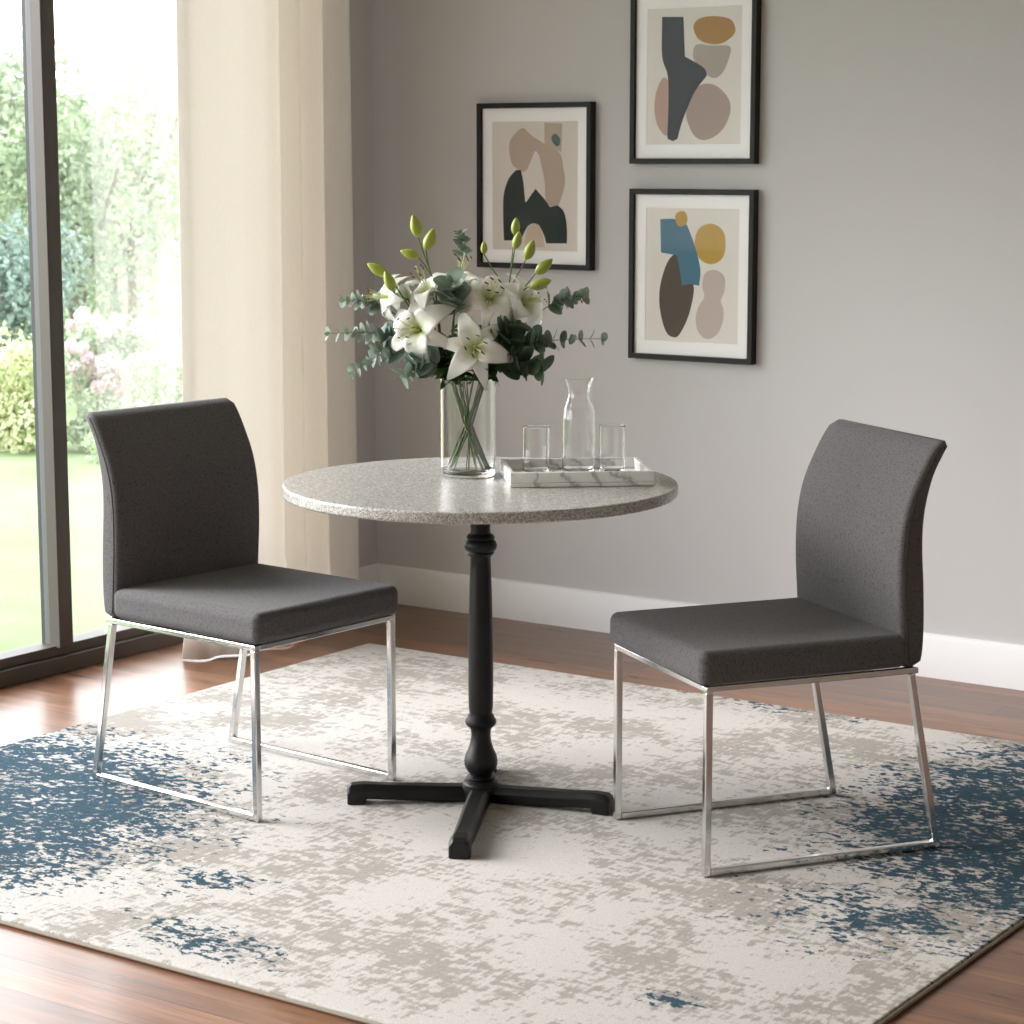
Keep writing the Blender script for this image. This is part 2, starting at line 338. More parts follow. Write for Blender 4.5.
# glazed wall: bottom track, head, jambs, mullions, panes
win = empty('window_1', (0, 0, 0)); win['kind'] = 'structure'
bm = bmesh.new()
box(bm, -4.87, -4.775, WY0, WY1, F0, .036); box(bm, -4.87, -4.795, WY0, WY1, .036, .066)
box(bm, -4.87, -4.775, WY0, WY1, WTOP-.07, WTOP)
box(bm, -4.87, -4.775, WY0, WY0+.06, .0, WTOP); box(bm, -4.87, -4.775, WY1-.06, WY1, .0, WTOP)
obj('window_frame', bm, M['alu'], win, bevel=.002)
for my in (-1.0, .89, 2.77, 4.617):
    bm = bmesh.new(); box(bm, -4.822, -4.778, my-.026, my+.028, .06, WTOP-.06)
    mu = obj('mullion', bm, M['alu'], win, bevel=.002)
    obj('stile', bx(-4.846, -4.8225, my-.020, my+.026, .066, WTOP-.06), M['alu_grey'], mu, bevel=.002)
    obj('gasket', bx(-4.862, -4.8465, my-.018, my+.022, .066, WTOP-.06), M['seal'], mu)
edges = [WY0+.06, -1.0, .89, 2.77, 4.617, WY1-.06]
for a, b in zip(edges, edges[1:]):
    obj('pane', bx(-4.852, -4.846, a+.0, b-.0, .05, WTOP-.06), M['pane'], win, smooth=False)

# ------------------------------------------------------------------ camera
cam = bpy.data.objects.new('camera', bpy.data.cameras.new('camera')); COL.objects.link(cam); SC.camera = cam
cam.location = (0, 0, 1.478)
cam.rotation_euler = (PI/2 - 0.1545147, 0, math.radians(34.60226))
cam.data.sensor_width = 36; cam.data.lens = 2260/1024*36; cam.data.clip_end = 200
cam.data.dof.use_dof = True; cam.data.dof.focus_distance = 5.25; cam.data.dof.aperture_fstop = 9

# ------------------------------------------------------------------ rug
rug = empty('area_rug', (0, 0, 0))
tag(rug, 'large distressed cream and taupe rug with faded blue patches under the table and chairs', 'rug')
RX0, RX1, RY0, RY1 = -4.262, -1.600, 2.950, 5.395
bm = bx(RX0+.004, RX1-.004, RY0+.004, RY1-.004, F0+.001, 0)
obj('pile', bm, M['rug'], rug, smooth=False, bevel=.003)
bm = bmesh.new()
for a, b in (((RX0, RY0), (RX1, RY0)), ((RX1, RY0), (RX1, RY1)), ((RX1, RY1), (RX0, RY1)), ((RX0, RY1), (RX0, RY0))):
    tube(bm, [(a[0], a[1], -.0065), (b[0], b[1], -.0075)], .0040, 8)
obj('edge_binding', bm, M['rug_edge'], rug)

# ------------------------------------------------------------------ chairs (local x: rear to front, origin on the floor between the rear feet)
def interp(tab, z):
    for (z0, *a), (z1, *b) in zip(tab, tab[1:]):
        if z <= z1:
            t = (z-z0)/(z1-z0); return [p+(q-p)*t for p, q in zip(a, b)]
    return tab[-1][1:]
def smooth_tab(tab, n):
    out = []
    for i in range(n+1):
        z = tab[0][0] + (tab[-1][0]-tab[0][0])*i/n
        # catmull rom on the uneven table
        for k in range(len(tab)-1):
            if z <= tab[k+1][0]+1e-9: break
        p0, p1, p2, p3 = tab[max(k-1,0)], tab[k], tab[k+1], tab[min(k+2,len(tab)-1)]
        t = (z-p1[0])/(p2[0]-p1[0]); row = [z]
        for j in (1, 2):
            m1 = (p2[j]-p0[j])/(p2[0]-p0[0])*(p2[0]-p1[0]); m2 = (p3[j]-p1[j])/(p3[0]-p1[0])*(p2[0]-p1[0])
            row.append((2*t**3-3*t*t+1)*p1[j]+(t**3-2*t*t+t)*m1+(-2*t**3+3*t*t)*p2[j]+(t**3-t*t)*m2)
        out.append(row)
    return out
HW = .232; SW = .237; KW = .233        # half distance between the side frames
def rrect(x0, x1, y0, y1, r, n=5):
    r = max(min(r, (x1-x0)/2-.0005, (y1-y0)/2-.0005), .0005); pts = []
    for cx, cy, a0 in ((x1-r, y1-r, 0), (x0+r, y1-r, PI/2), (x0+r, y0+r, PI), (x1-r, y0+r, 1.5*PI)):
        for k in range(n+1):
            a = a0+PI/2*k/n; pts.append((cx+r*math.cos(a), cy+r*math.sin(a)))
    return pts
def make_chair(label):
    ch = empty('dining_chair'); tag(ch, label, 'chair', 'charcoal dining chairs at the round table')
    T = .016
    def B(name, p, q, w=T, h=T, par=ch):
        bm = bmesh.new(); bar(bm, p, q, w, h); return obj(name, bm, M['chrome'], par, bevel=.0022)
    zt = .4005
    for s in (-1, 1):
        y = s*(HW-T/2)
        B('leg', (.573-T/2, y, 0.001), (.573-T/2, y, zt-.0065))
        B('leg', (T/2, y, .001), (.083, y, zt-.0065))
        B('floor_runner', (T*1.05, y, T/2+.0005), (.573-T*1.02, y, T/2+.0005))
    bm = bmesh.new()
    for s in (-1, 1): bar(bm, (.068, s*(HW-T/2), zt), (.573, s*(HW-T/2), zt), T, .013)
    for x in (.573-T/2, .083): bar(bm, (x, -HW+T, zt), (x, HW-T, zt), T, .013, (0, 0, 1))
    obj('seat_frame', bm, M['chrome'], ch, bevel=.002)
    # seat: padded slab with rounded edges
    seat = obj('seat', bx(.094, .588, -SW, SW, .4078, .481), M['fabric'], ch, bevel=.021, seg=6)
    # backrest: thick curved pad, tall, leaning back at the top   (z, back x, front x)
    tab = [(.408, .062, .106), (.44, .056, .110), (.50, .054, .115), (.58, .057, .120), (.66, .062, .120), (.72, .061, .113), (.77, .053, .099), (.82, .038, .076), (.86, .017, .054), (.890, -.002, .032)]
    st = smooth_tab(tab, 40); rings = []; bm = bmesh.new(); seams = {}
    for i, (z, a, b) in enumerate(st):
        e = 0.
        if z > .878: q = (z-.878)/.012; e = .011*(1-math.sqrt(max(0, 1-q*q)))
        if z < .420: q = (.420-z)/.012; e = .010*(1-math.sqrt(max(0, 1-q*q)))
        ey = e*1.0
        tp = KW - .004*max(0, (z-.6)/.29)
        pts = rrect(a+e*.9, b-e*.9, -tp+ey, tp-ey, .013, 5)
        rings.append([bm.verts.new((x, y, z)) for x, y in pts])
        if .415 < z < .880:
            for s in (-1, 1): seams.setdefault(s, []).append((b-.0145, s*(tp+.0002), z))
    n = len(rings[0])
    for a, b in zip(rings, rings[1:]):
        for k in range(n): bm.faces.new((a[k], a[(k+1) % n], b[(k+1) % n], b[k]))
    bm.faces.new(rings[0][::-1]); bm.faces.new(rings[-1])
    back = obj('backrest', bm, M['fabric'], ch, angle=60)
    for s in (-1, 1):
        bm = bmesh.new(); tube(bm, seams[s], .0016, 6); obj('seam', bm, M['piping'], back)
    return ch
def copy_tree(o, parent=None):
    c = o.copy(); COL.objects.link(c)
    if parent: c.parent = parent
    for k in list(o.children): copy_tree(k, c)
    return c
def place(o, rear, ang):
    o.location = (rear[0], rear[1], 0); o.rotation_euler = (0, 0, math.radians(ang))
chair = make_chair('charcoal fabric dining chair on chrome legs in front of the window')
place(chair, (-3.823, 4.014), -5.0)
ch2 = copy_tree(chair); ch2['label'] = 'charcoal fabric dining chair on chrome legs in front of the bare grey wall'
place(ch2, (-2.120, 4.564), 236.3)

# ------------------------------------------------------------------ table
TC = (-2.967, 4.173)
tb = empty('pedestal_table', (TC[0], TC[1], 0)); tag(tb, 'round speckled grey stone table on a black turned pedestal with spreading feet', 'table')
R = .4515
o = obj('tabletop', lathe(support([(0, .7235), (R-.006, .7235), (R-.0015, .7255), (R, .729), (R, .7455), (R-.0015, .7487), (R-.005, .75), (0, .75)]), 128), M['stone'], tb, angle=50)
prof = [(0, .7232), (.075, .7232), (.075, .716), (.032, .710), (.0275, .700), (.0245, .66), (.0225, .642), (.0235, .632), (.030, .628), (.0335, .622), (.0305, .617), (.036, .612), (.0385, .604), (.0365, .595), (.0305, .590), (.032, .586), (.0285, .581), (.0235, .576), (.0245, .55), (.0265, .48), (.0288, .38), (.0292, .28), (.0285, .225), (.0262, .208), (.031, .203), (.031, .199), (.0355, .193), (.0368, .187), (.034, .180), (.027, .175), (.0235, .168), (.0225, .155), (.0245, .140), (.030, .122), (.0365, .108), (.039, .095), (.0385, .084), (.033, .072), (.026, .064), (.024, .061), (.032, .058), (.034, .055), (.031, .051), (.039, .047), (.0435, .042), (.0435, .038), (.0475, .036), (.0475, .030), (0, .030)]
obj('column', lathe([(r, z) for r, z in prof], 64), M['iron'], tb, angle=50)
obj('hub', lathe([(0, .010), (.044, .010), (.047, .014), (.047, .0290), (.044, .0298), (0, .0298)], 48), M['iron'], tb)
def foot(ang, L):
    """cast arm: ridged top, thick hub end, a down-turned pad at the tip"""
    a = math.radians(ang); bm = bmesh.new()
    st = [(.02, .026, .002, .036), (.10, .025, .004, .0395), (L-.10, .0225, .010, .044), (L-.045, .022, .013, .0475), (L-.040, .0230, .001, .048), (L-.010, .0235, .001, .046), (L, .0225, .001, .038)]
    rings = []
    for d, hw, zb, zt in st:
        rings.append([bm.verts.new((d*math.cos(a)-w*math.sin(a), d*math.sin(a)+w*math.cos(a), z)) for w, z in ((-hw, zb), (hw, zb), (hw, zt-.012), (hw*.62, zt), (-hw*.62, zt), (-hw, zt-.012))])
    for p, q in zip(rings, rings[1:]):
        for k in range(6): bm.faces.new((p[k], p[(k+1) % 6], q[(k+1) % 6], q[k]))
    bm.faces.new(rings[0][::-1]); bm.faces.new(rings[-1])
    return obj('foot', bm, M['iron'], tb, bevel=.0025, angle=30)
foot(219.5, .312); foot(13.5, .322); foot(-60.5, .462); foot(122, .27)

# ------------------------------------------------------------------ tray, glasses, carafe, vase
P0 = Vector((-2.857, 4.133, .7503)); TA = math.atan2(.647, .763)
U = Vector((math.cos(TA), math.sin(TA), 0)); V = Vector((-math.sin(TA), math.cos(TA), 0))
def tray_pt(u, v, z=0): return P0 + U*u + V*v + Vector((0, 0, z))
tr = empty('serving_tray', P0, TA); tag(tr, 'rectangular white marble tray with grey veins holding the glassware', 'tray')
TL, TW, TH, TT = .328, .245, .034, .011
obj('base', bx(0, TL, 0, TW, 0, .009), M['marble'], tr, bevel=.0015)
for a in ((0, TL, 0, TT), (0, TL, TW-TT, TW), (0, TT, TT+.0002, TW-TT-.0002), (TL-TT, TL, TT+.0002, TW-TT-.0002)):
    obj('tray_wall', bx(*a, .0092, TH), M['marble'], tr, bevel=.002)
def glassware(name, prof, loc, label, cat, group=None):
    o = obj(name, lathe(support(prof), 80), M['glass'], angle=50); o.location = loc; tag(o, label, cat, group); return o
def tumbler(r, h, t=.0016, b=.010):
    return [(0, 0), (r-.004, 0), (r-.001, .0015), (r, .005), (r, h-.001), (r-t/2, h), (r-t, h-.001), (r-t, b+.006), (r-t-.002, b+.0015), (r-t-.006, b), (0, b)]
glassware('drinking_glass', tumbler(.0315, .114), tray_pt(.074, .13, .0094), 'clear drinking glass at the vase end of the marble tray', 'glass', 'glasses on the marble tray')
glassware('drinking_glass', tumbler(.0300, .114), tray_pt(.250, .13, .0094), 'clear drinking glass on the marble tray, right of the carafe', 'glass', 'glasses on the marble tray')
outer = [(.034, 0), (.0365, .002), (.0385, .008), (.0385, .10), (.0382, .128), (.036, .150), (.0305, .166), (.0265, .178), (.0255, .188), (.0275, .198), (.033, .214), (.0365, .2215)]
inner = [(.0350, .2218), (.0315, .214), (.0258, .198), (.0237, .188), (.0247, .178), (.0287, .165), (.034, .149), (.0362, .128), (.0365, .10), (.0365, .014), (.033, .009)]
glassware('carafe', [(0, 0)]+outer+inner+[(0, .0085)], tray_pt(.175, .150, .0094), 'clear glass carafe with flared lip standing on the marble tray', 'carafe')
VC = Vector((-3.055, 4.248, .7502)); VR = .0645; VH = .228
glassware('flower_vase', [(0, 0), (VR-.006, 0), (VR-.001, .003), (VR, .008), (VR, VH-.0015), (VR-.0015, VH), (VR-.0035, VH-.0015), (VR-.0035, .020), (VR-.007, .0145), (VR-.012, .013), (0, .013)], VC, 'tall clear glass cylinder vase holding the lily bouquet', 'vase')

# ------------------------------------------------------------------ bouquet.  local frame at the vase: u to the right, w towards the viewer's side, z up (metres above the tabletop)
AZ = math.radians(34.60226)
BU = Vector((math.cos(AZ), math.sin(AZ), 0)); BW = Vector((math.sin(AZ), -math.cos(AZ), 0)); BZ = Vector((0, 0, 1))
def L(px, py, w=0.):
    """bouquet position written in vase-centred centimetre-like units taken off the photo, w = metres nearer"""
    k = 427/(1+w/5.3*-1)
    return Vector(((px-468)/427*(1-w/5.3), w, (474.5-py)/425*(1-w/5.3) + w*.157))
def W(p): return BU*p.x + BW*p.y + BZ*p.z
def D(u, w, z): return (BU*u + BW*w + BZ*z).normalized()

def col_layer(me, cols):
    at = me.color_attributes.new('Col', 'FLOAT_COLOR', 'POINT')
    for i, c in enumerate(cols): at.data[i].color = (*c, 1)
def make_flower(parent, at, face, R=.082, openness=1., spin=0., seed=0):
    """six recurved petals round the axis 'face' """
    rnd = random.Random(seed); zax = face.normalized(); xax = zax.orthogonal().normalized()
    xax = (Matrix.Rotation(spin, 3, zax) @ xax).normalized(); yax = zax.cross(xax)
    bm = bmesh.new(); cols = []; NT_, NS = 14, 8
    for k in range(6):
        inner = k % 2 == 0; a = k*PI/3 + rnd.uniform(-.07, .07)
        Wd = (.0240 if inner else .0168)*(R/.082)*rnd.uniform(.94, 1.06); rec = rnd.uniform(1.0, 1.6)
        ra = xax*math.cos(a)+yax*math.sin(a); ta = zax.cross(ra)
        grid = []
        for i in range(NT_+1):
            t = i/NT_
            # profile: throat funnel, then open out and recurve
            r = .004 + R*openness*(t**1.35)*.97
            ax = R*(.85*t*(1-.12*openness) - .85*openness*rec*t**3) + (0 if inner else -.0025)
            wd = Wd*(math.sin(PI*min(1, t**.72*.97+.03))**.8)*(1 if t < .999 else .05)+.0006
            row = []
            for j in range(NS+1):
                s = -1+2*j/NS
                cup = .30*wd*(s*s) * (1-t*.9) - .0016*math.exp(-(s/.18)**2)*(1-t) - .10*wd*s*s*t
                wave = .0036*math.sin(11*t+k*1.7+s*2)*abs(s)*t
                p = ra*r + zax*(ax+cup+wave) + ta*(wd*s)
                row.append(bm.verts.new(at+p))
                g = max(0, 1-t/.42); mid = math.exp(-(s/.25)**2)*max(0, 1-t/.75)
                gg = min(1, g*g*.9+mid*.45)
                cols.append(tuple(c0*(1-gg)+c1*gg for c0, c1 in zip((.92, .92, .90), (.50, .58, .13))))
            grid.append(row)
        for i in range(NT_):
            for j in range(NS): bm.faces.new((grid[i][j], grid[i][j+1], grid[i+1][j+1], grid[i+1][j]))
    f = obj('flower', bm, M['petal'], parent, angle=80); col_layer(f.data, cols)
    f.modifiers.new('thick', 'SOLIDIFY').thickness = .0007
    for k in range(6):
        a = k*PI/3+.5; ra = xax*math.cos(a)+yax*math.sin(a)
        p2 = at+ra*(.020*R/.082)*openness+zax*(R*.78*rnd.uniform(.92, 1.05)); pts = bez(at+zax*.004, at+zax*R*.4+ra*.003, p2, 6)
        bm = bmesh.new(); tube(bm, pts, .0008, 5)
        dd = (ra*.3+yax*.8+zax*.35).normalized(); tube(bm, [p2-dd*.0065, p2-dd*.004, p2, p2+dd*.004, p2+dd*.0065], [.0004, .0014, .0017, .0014, .0004], 6, mi=1)
        obj('stamen', bm, [M['filament'], M['anther']], f)
    bm = bmesh.new(); tube(bm, [at, at+zax*R*.5, at+zax*R*.88+xax*.003], .0011, 6); tube(bm, [at+zax*R*.87+xax*.003, at+zax*R*.90+xax*.003], [.0022, .0026], 6)
    obj('pistil', bm, M['filament'], f)
    return f
def make_bud(parent, base, d, ln=.056, r=.0115):
    bm = bmesh.new(); d = d.normalized(); n = 12; o = d.orthogonal().normalized(); b = d.cross(o); rings = []
    N = 14
    for i in range(N+1):
        t = i/N; rr = r*(math.sin(PI*t**.85)**.75 if 0 < t < 1 else 0)*(1-.15*t)+.0009
        rings.append([bm.verts.new(base+d*ln*t+(o*math.cos(2*PI*k/n)+b*math.sin(2*PI*k/n))*rr*(1+.10*math.cos(3*2*PI*k/n))) for k in range(n)])
    for p, q in zip(rings, rings[1:]):
        for k in range(n): bm.faces.new((p[k], p[(k+1) % n], q[(k+1) % n], q[k]))
    bm.faces.new(rings[0][::-1]); bm.faces.new(rings[-1])
    return obj('bud', bm, M['bud'], parent, angle=80)
def leaf_quad(bm, base, d, nrm, ln, wd, fold=.15, kind='lance', bend=.2, mi=0):
    d = d.normalized(); s = d.cross(nrm).normalized(); nn = s.cross(d).normalized(); N = 6; rows = []
    for i in range(N+1):
        t = i/N
        w = wd*(math.sin(PI*(t**.8*.96+.03))**(.9 if kind == 'lance' else .5))
        c = base+d*ln*t-nn*ln*bend*t*t
        rows.append([bm.verts.new(c+s*w*q+nn*fold*w*abs(q)) for q in (-1, -.5, 0, .5, 1)])
    for a, b in zip(rows, rows[1:]):
        for j in range(4):
            f = bm.faces.new((a[j], a[j+1], b[j+1], b[j])); f.material_index = mi
NLS = 0
foot_ang = iter([i*2.399+.4 for i in range(60)])
def vase_path(head, n=10):
    """stem from the vase floor, crossing near the axis, over the rim, to the head (all in metres, vase-local world axes)"""
    a = math.atan2(head.y, head.x); hr = math.hypot(head.x, head.y)
    j = next(foot_ang); fa = a+PI+math.sin(j*1.3)*.9; rb = .043+.008*abs(math.sin(j*2))
    b = Vector((rb*math.cos(fa), rb*math.sin(fa), .0155))
    mid = Vector((.010*math.cos(j), .010*math.sin(j), .115))
    k = min(.042, hr); rim = Vector((k*math.cos(a), k*math.sin(a), VH-.002))
    pts = [b.lerp(mid, t/4) for t in range(4)] + [mid.lerp(rim, t/4) for t in range(4)]
    ctrl = rim+(rim-mid).normalized()*max(.02, (head-rim).length*.45)
    pts += bez(rim, ctrl, head, 8)
    return pts
def lily(label, heads, buds, fork=None, leaves=3, seed=0):
    t = empty('lily', VC); tag(t, label, 'flower', 'white lilies in the vase'); rnd = random.Random(seed)
    hs = []
    for (px, py, w), face, R, op, sp in heads:
        hs.append((W(L(px, py, w)), D(*face), R, op, sp))
    main = hs[0][0]-hs[0][1]*.03 if hs else W(L(*fork))
    pts = vase_path(main)
    bm = bmesh.new(); tube(bm, pts+([hs[0][0]] if hs else []), [.0024]*(len(pts)-2)+[.002]*(2+(1 if hs else 0)), 7)
    fk = W(L(*fork)) if fork else pts[-4]
    if fork and hs: tube(bm, bez(pts[-6], (pts[-6]+fk)/2+Vector((0, 0, .012)), fk, 6), .0019, 6)
    for h in hs[1:]: tube(bm, bez(pts[-4], h[0]-h[1]*.06, h[0], 6), .0019, 6)
    bs = []
    for (px, py, w), d, ln in buds:
        dd = D(*d); c = W(L(px, py, w)); base = c-dd*ln/2; bs.append((base, dd, ln))
        tube(bm, bez(fk, fk.lerp(base, .6)-dd*.008, base+dd*.002, 6), .0014, 6)
    obj('stem', bm, M['stem'], t, angle=80)
    for i, h in enumerate(hs): make_flower(t, *h, seed=seed*10+i)
    for base, dd, ln in bs: make_bud(t, base, dd, ln, .0140*ln/.056)
    if leaves:
        bm = bmesh.new()
        for i in range(leaves):
            k = rnd.randint(8, 13); p = pts[k]; a = rnd.uniform(0, 2*PI); d = Vector((math.cos(a), math.sin(a), rnd.uniform(.1, .8)))
            leaf_quad(bm, p, d, BZ, rnd.uniform(.05, .075), rnd.uniform(.008, .012), bend=.35)
        obj('foliage', bm, M['green_leaf'], t, angle=80)
    return t
lily('white lily facing left at the left edge of the bouquet, two green buds above it', [((397, 299, .0), (-.92, .30, .12), .088, .72, .3)], [((379, 271, .0), (-.85, .1, .5), .052), ((391, 283, .05), (-.35, .2, .9), .05)], fork=(405, 300, .0), seed=1)
lily('large open white lily leaning left at the lower left of the bouquet', [((421, 331, .055), (-.42, .85, .12), .102, .97, .9)], [], seed=2)
lily('white lily seen from the side high in the bouquet under three pointed green buds', [((432, 296, .02), (-.45, .35, .82), .088, .8, .0)], [((417, 229, .0), (-.22, .1, .95), .054), ((431, 242, .03), (.35, .1, .92), .054), ((411, 256, .0), (-.9, .1, .32), .045)], fork=(435, 283, .0), seed=3)
lily('white lily turned upwards at the top middle of the bouquet', [((459, 288, -.02), (.15, .12, .98), .090, .85, .5)], [], seed=4)
lily('white star-shaped lily facing the front at the bottom centre of the bouquet', [((476, 349, .085), (.02, .98, .16), .093, 1.02, .18)], [], seed=5)
lily('white lily with dark stamens right of the bouquet centre, green buds standing over it', [((489, 303, .03), (.18, .75, .55), .090, .85, .2)], [((484, 250, .0), (.0, .1, 1), .030), ((515, 229, .0), (.1, .1, 1), .040), ((517, 243, .04), (.25, .1, .9), .042), ((529, 252, .0), (.35, .1, .9), .050)], fork=(508, 292, -.01), seed=6)
lily('white lily facing right at the right side of the bouquet, two slanting buds beside it', [((520, 305, .0), (.72, .5, .35), .092, .85, .6)], [((543, 268, .0), (.72, .1, .62), .052), ((540, 285, .03), (.92, .1, .28), .052)], fork=(522, 292, .0), seed=7)
lily('pale half-open lily tucked behind the other blooms at the left back', [((408, 300, -.05), (-.55, -.2, .6), .085, .6, .1)], [], seed=8)

def sprig(label, end, mid, size=.011, pairs=8, m='euc', start=0.35, grow=.6, seed=0, extra=()):
    t = empty('eucalyptus_sprig', VC); tag(t, label, 'greenery', 'eucalyptus sprigs in the vase'); rnd = random.Random(seed)
    e = W(L(*end)); mm = W(L(*mid)); pts = vase_path(mm, 8)
    q = bez(pts[-1], mm+(mm-pts[-4])*.6 if len(pts) > 4 else mm, e, 14)
    allp = pts+q[1:]; bm = bmesh.new(); n = len(allp); tube(bm, allp, [.0017-.0010*i/n for i in range(n)], 6); obj('stem', bm, M['euc_stem'], t, angle=80)
    bm = bmesh.new(); seq = pts[-4:]+q[1:]; N = len(seq)-1
    for i in range(pairs+1):
        f = start+(1-start)*i/pairs; x = f*N; k = min(int(x), N-1); p = seq[k].lerp(seq[k+1], x-k); d = (seq[k+1]-seq[k]).normalized()
        r = size*1.35*(1.25-grow*f)
        a0 = i*PI/2+rnd.uniform(-.3, .3); o = d.cross(BW).normalized(); b = d.cross(o)
        for s in (0, PI):
            a = a0*.5+s; side = (o*math.cos(a)+b*math.sin(a)).normalized()
            dr = (side*.9+d*.55).normalized(); nr = (d*.8-side*.5+BW*.5+Vector((rnd.uniform(-.4, .4), rnd.uniform(-.4, .4), rnd.uniform(-.2, .5)))).normalized()
            leaf_quad(bm, p, dr, nr, r*2.1, r*.95, kind='round', bend=.08, fold=.12)
    leaf_quad(bm, seq[-1], d, BW, size*1.1, size*.45, kind='round')
    obj('foliage', bm, M[m], t, angle=80); return t
sprig('long eucalyptus sprig reaching furthest left towards the curtain', (332, 334, .0), (400, 338, .0), .0125, 9, start=.3, seed=1)
sprig('eucalyptus sprig drooping low at the left of the bouquet', (354, 372, .02), (400, 352, .03), .0115, 9, start=.2, seed=2)
sprig('small eucalyptus sprig poking out behind the leftmost lily', (346, 301, -.04), (392, 312, -.04), .012, 7, start=.4, seed=3)
sprig('thin eucalyptus tip standing straight up above the top middle lily', (461, 236, -.05), (462, 275, -.05), .0095, 8, start=.5, grow=.5, seed=4)
sprig('long eucalyptus sprig reaching furthest right', (600, 339, .0), (530, 345, .02), .0125, 9, start=.2, seed=5)
sprig('eucalyptus sprig pointing up and right beside the right-hand lily', (582, 297, .0), (540, 312, -.02), .0125, 8, start=.35, seed=6)
sprig('broad-leaved eucalyptus clump in the centre between the blooms', (452, 284, .06), (455, 315, .05), .0155, 9, start=.2, grow=.25, seed=7)
sprig('dark eucalyptus clump right of the front lily', (516, 326, .06), (500, 345, .06), .0155, 8, 'euc_dark', start=.15, grow=.3, seed=8)
sprig('dark eucalyptus hanging over the right rim of the vase', (540, 368, .05), (510, 362, .05), .015, 8, 'euc_dark', start=.1, grow=.25, seed=9)
sprig('pale eucalyptus hanging over the left rim of the vase', (405, 374, .06), (430, 362, .06), .014, 8, start=.1, grow=.3, seed=10)
sprig('eucalyptus sprig under the lower left lily', (378, 352, .0), (420, 350, .0), .013, 8, start=.2, grow=.35, seed=11)
sprig('dark eucalyptus sprig behind the front lily', (530, 338, -.02), (505, 345, -.03), .015, 7, 'euc_dark', start=.1, grow=.3, seed=12)
def leafy(label, ends, m, size, seed):
    t = empty('leafy_branch', VC); tag(t, label, 'greenery', 'green filler branches in the vase'); rnd = random.Random(seed)
    bm = bmesh.new(); bl = bmesh.new()
    for j, e in enumerate(ends):
        h = W(L(*e)); pts = vase_path(h); tube(bm, pts, .0014, 6)
        for p, q in zip(pts[8:], pts[9:]):
            for s in range(3):
                a = rnd.uniform(0, 2*PI); d = Vector((math.cos(a), math.sin(a), rnd.uniform(-.3, .7))).normalized()
                leaf_quad(bl, p.lerp(q, rnd.random()), d, Vector((rnd.uniform(-.5, .5), rnd.uniform(-.5, .5), 1)), size*rnd.uniform(.8, 1.3), size*.32, bend=.3)
    obj('stem', bm, M['stem'], t, angle=80); obj('foliage', bl, M[m], t, angle=80); return t
leafy('deep green leafy branch low at the left rim of the vase', [(430, 362, .03), (415, 352, .0), (445, 368, .05)], 'green_leaf', .034, 1)
leafy('deep green leafy branch low at the right rim of the vase', [(500, 366, .05), (515, 350, .0), (490, 355, .02)], 'green_leaf', .034, 2)
leafy('deep green leafy branch filling the middle of the bouquet', [(450, 335, .0), (480, 325, .0), (462, 345, .05), (435, 325, .02)], 'green_leaf', .036, 3)
leafy('deep green leafy branch at the back of the bouquet', [(430, 340, -.06), (500, 335, -.06), (465, 320, -.07)], 'green_leaf', .036, 4)

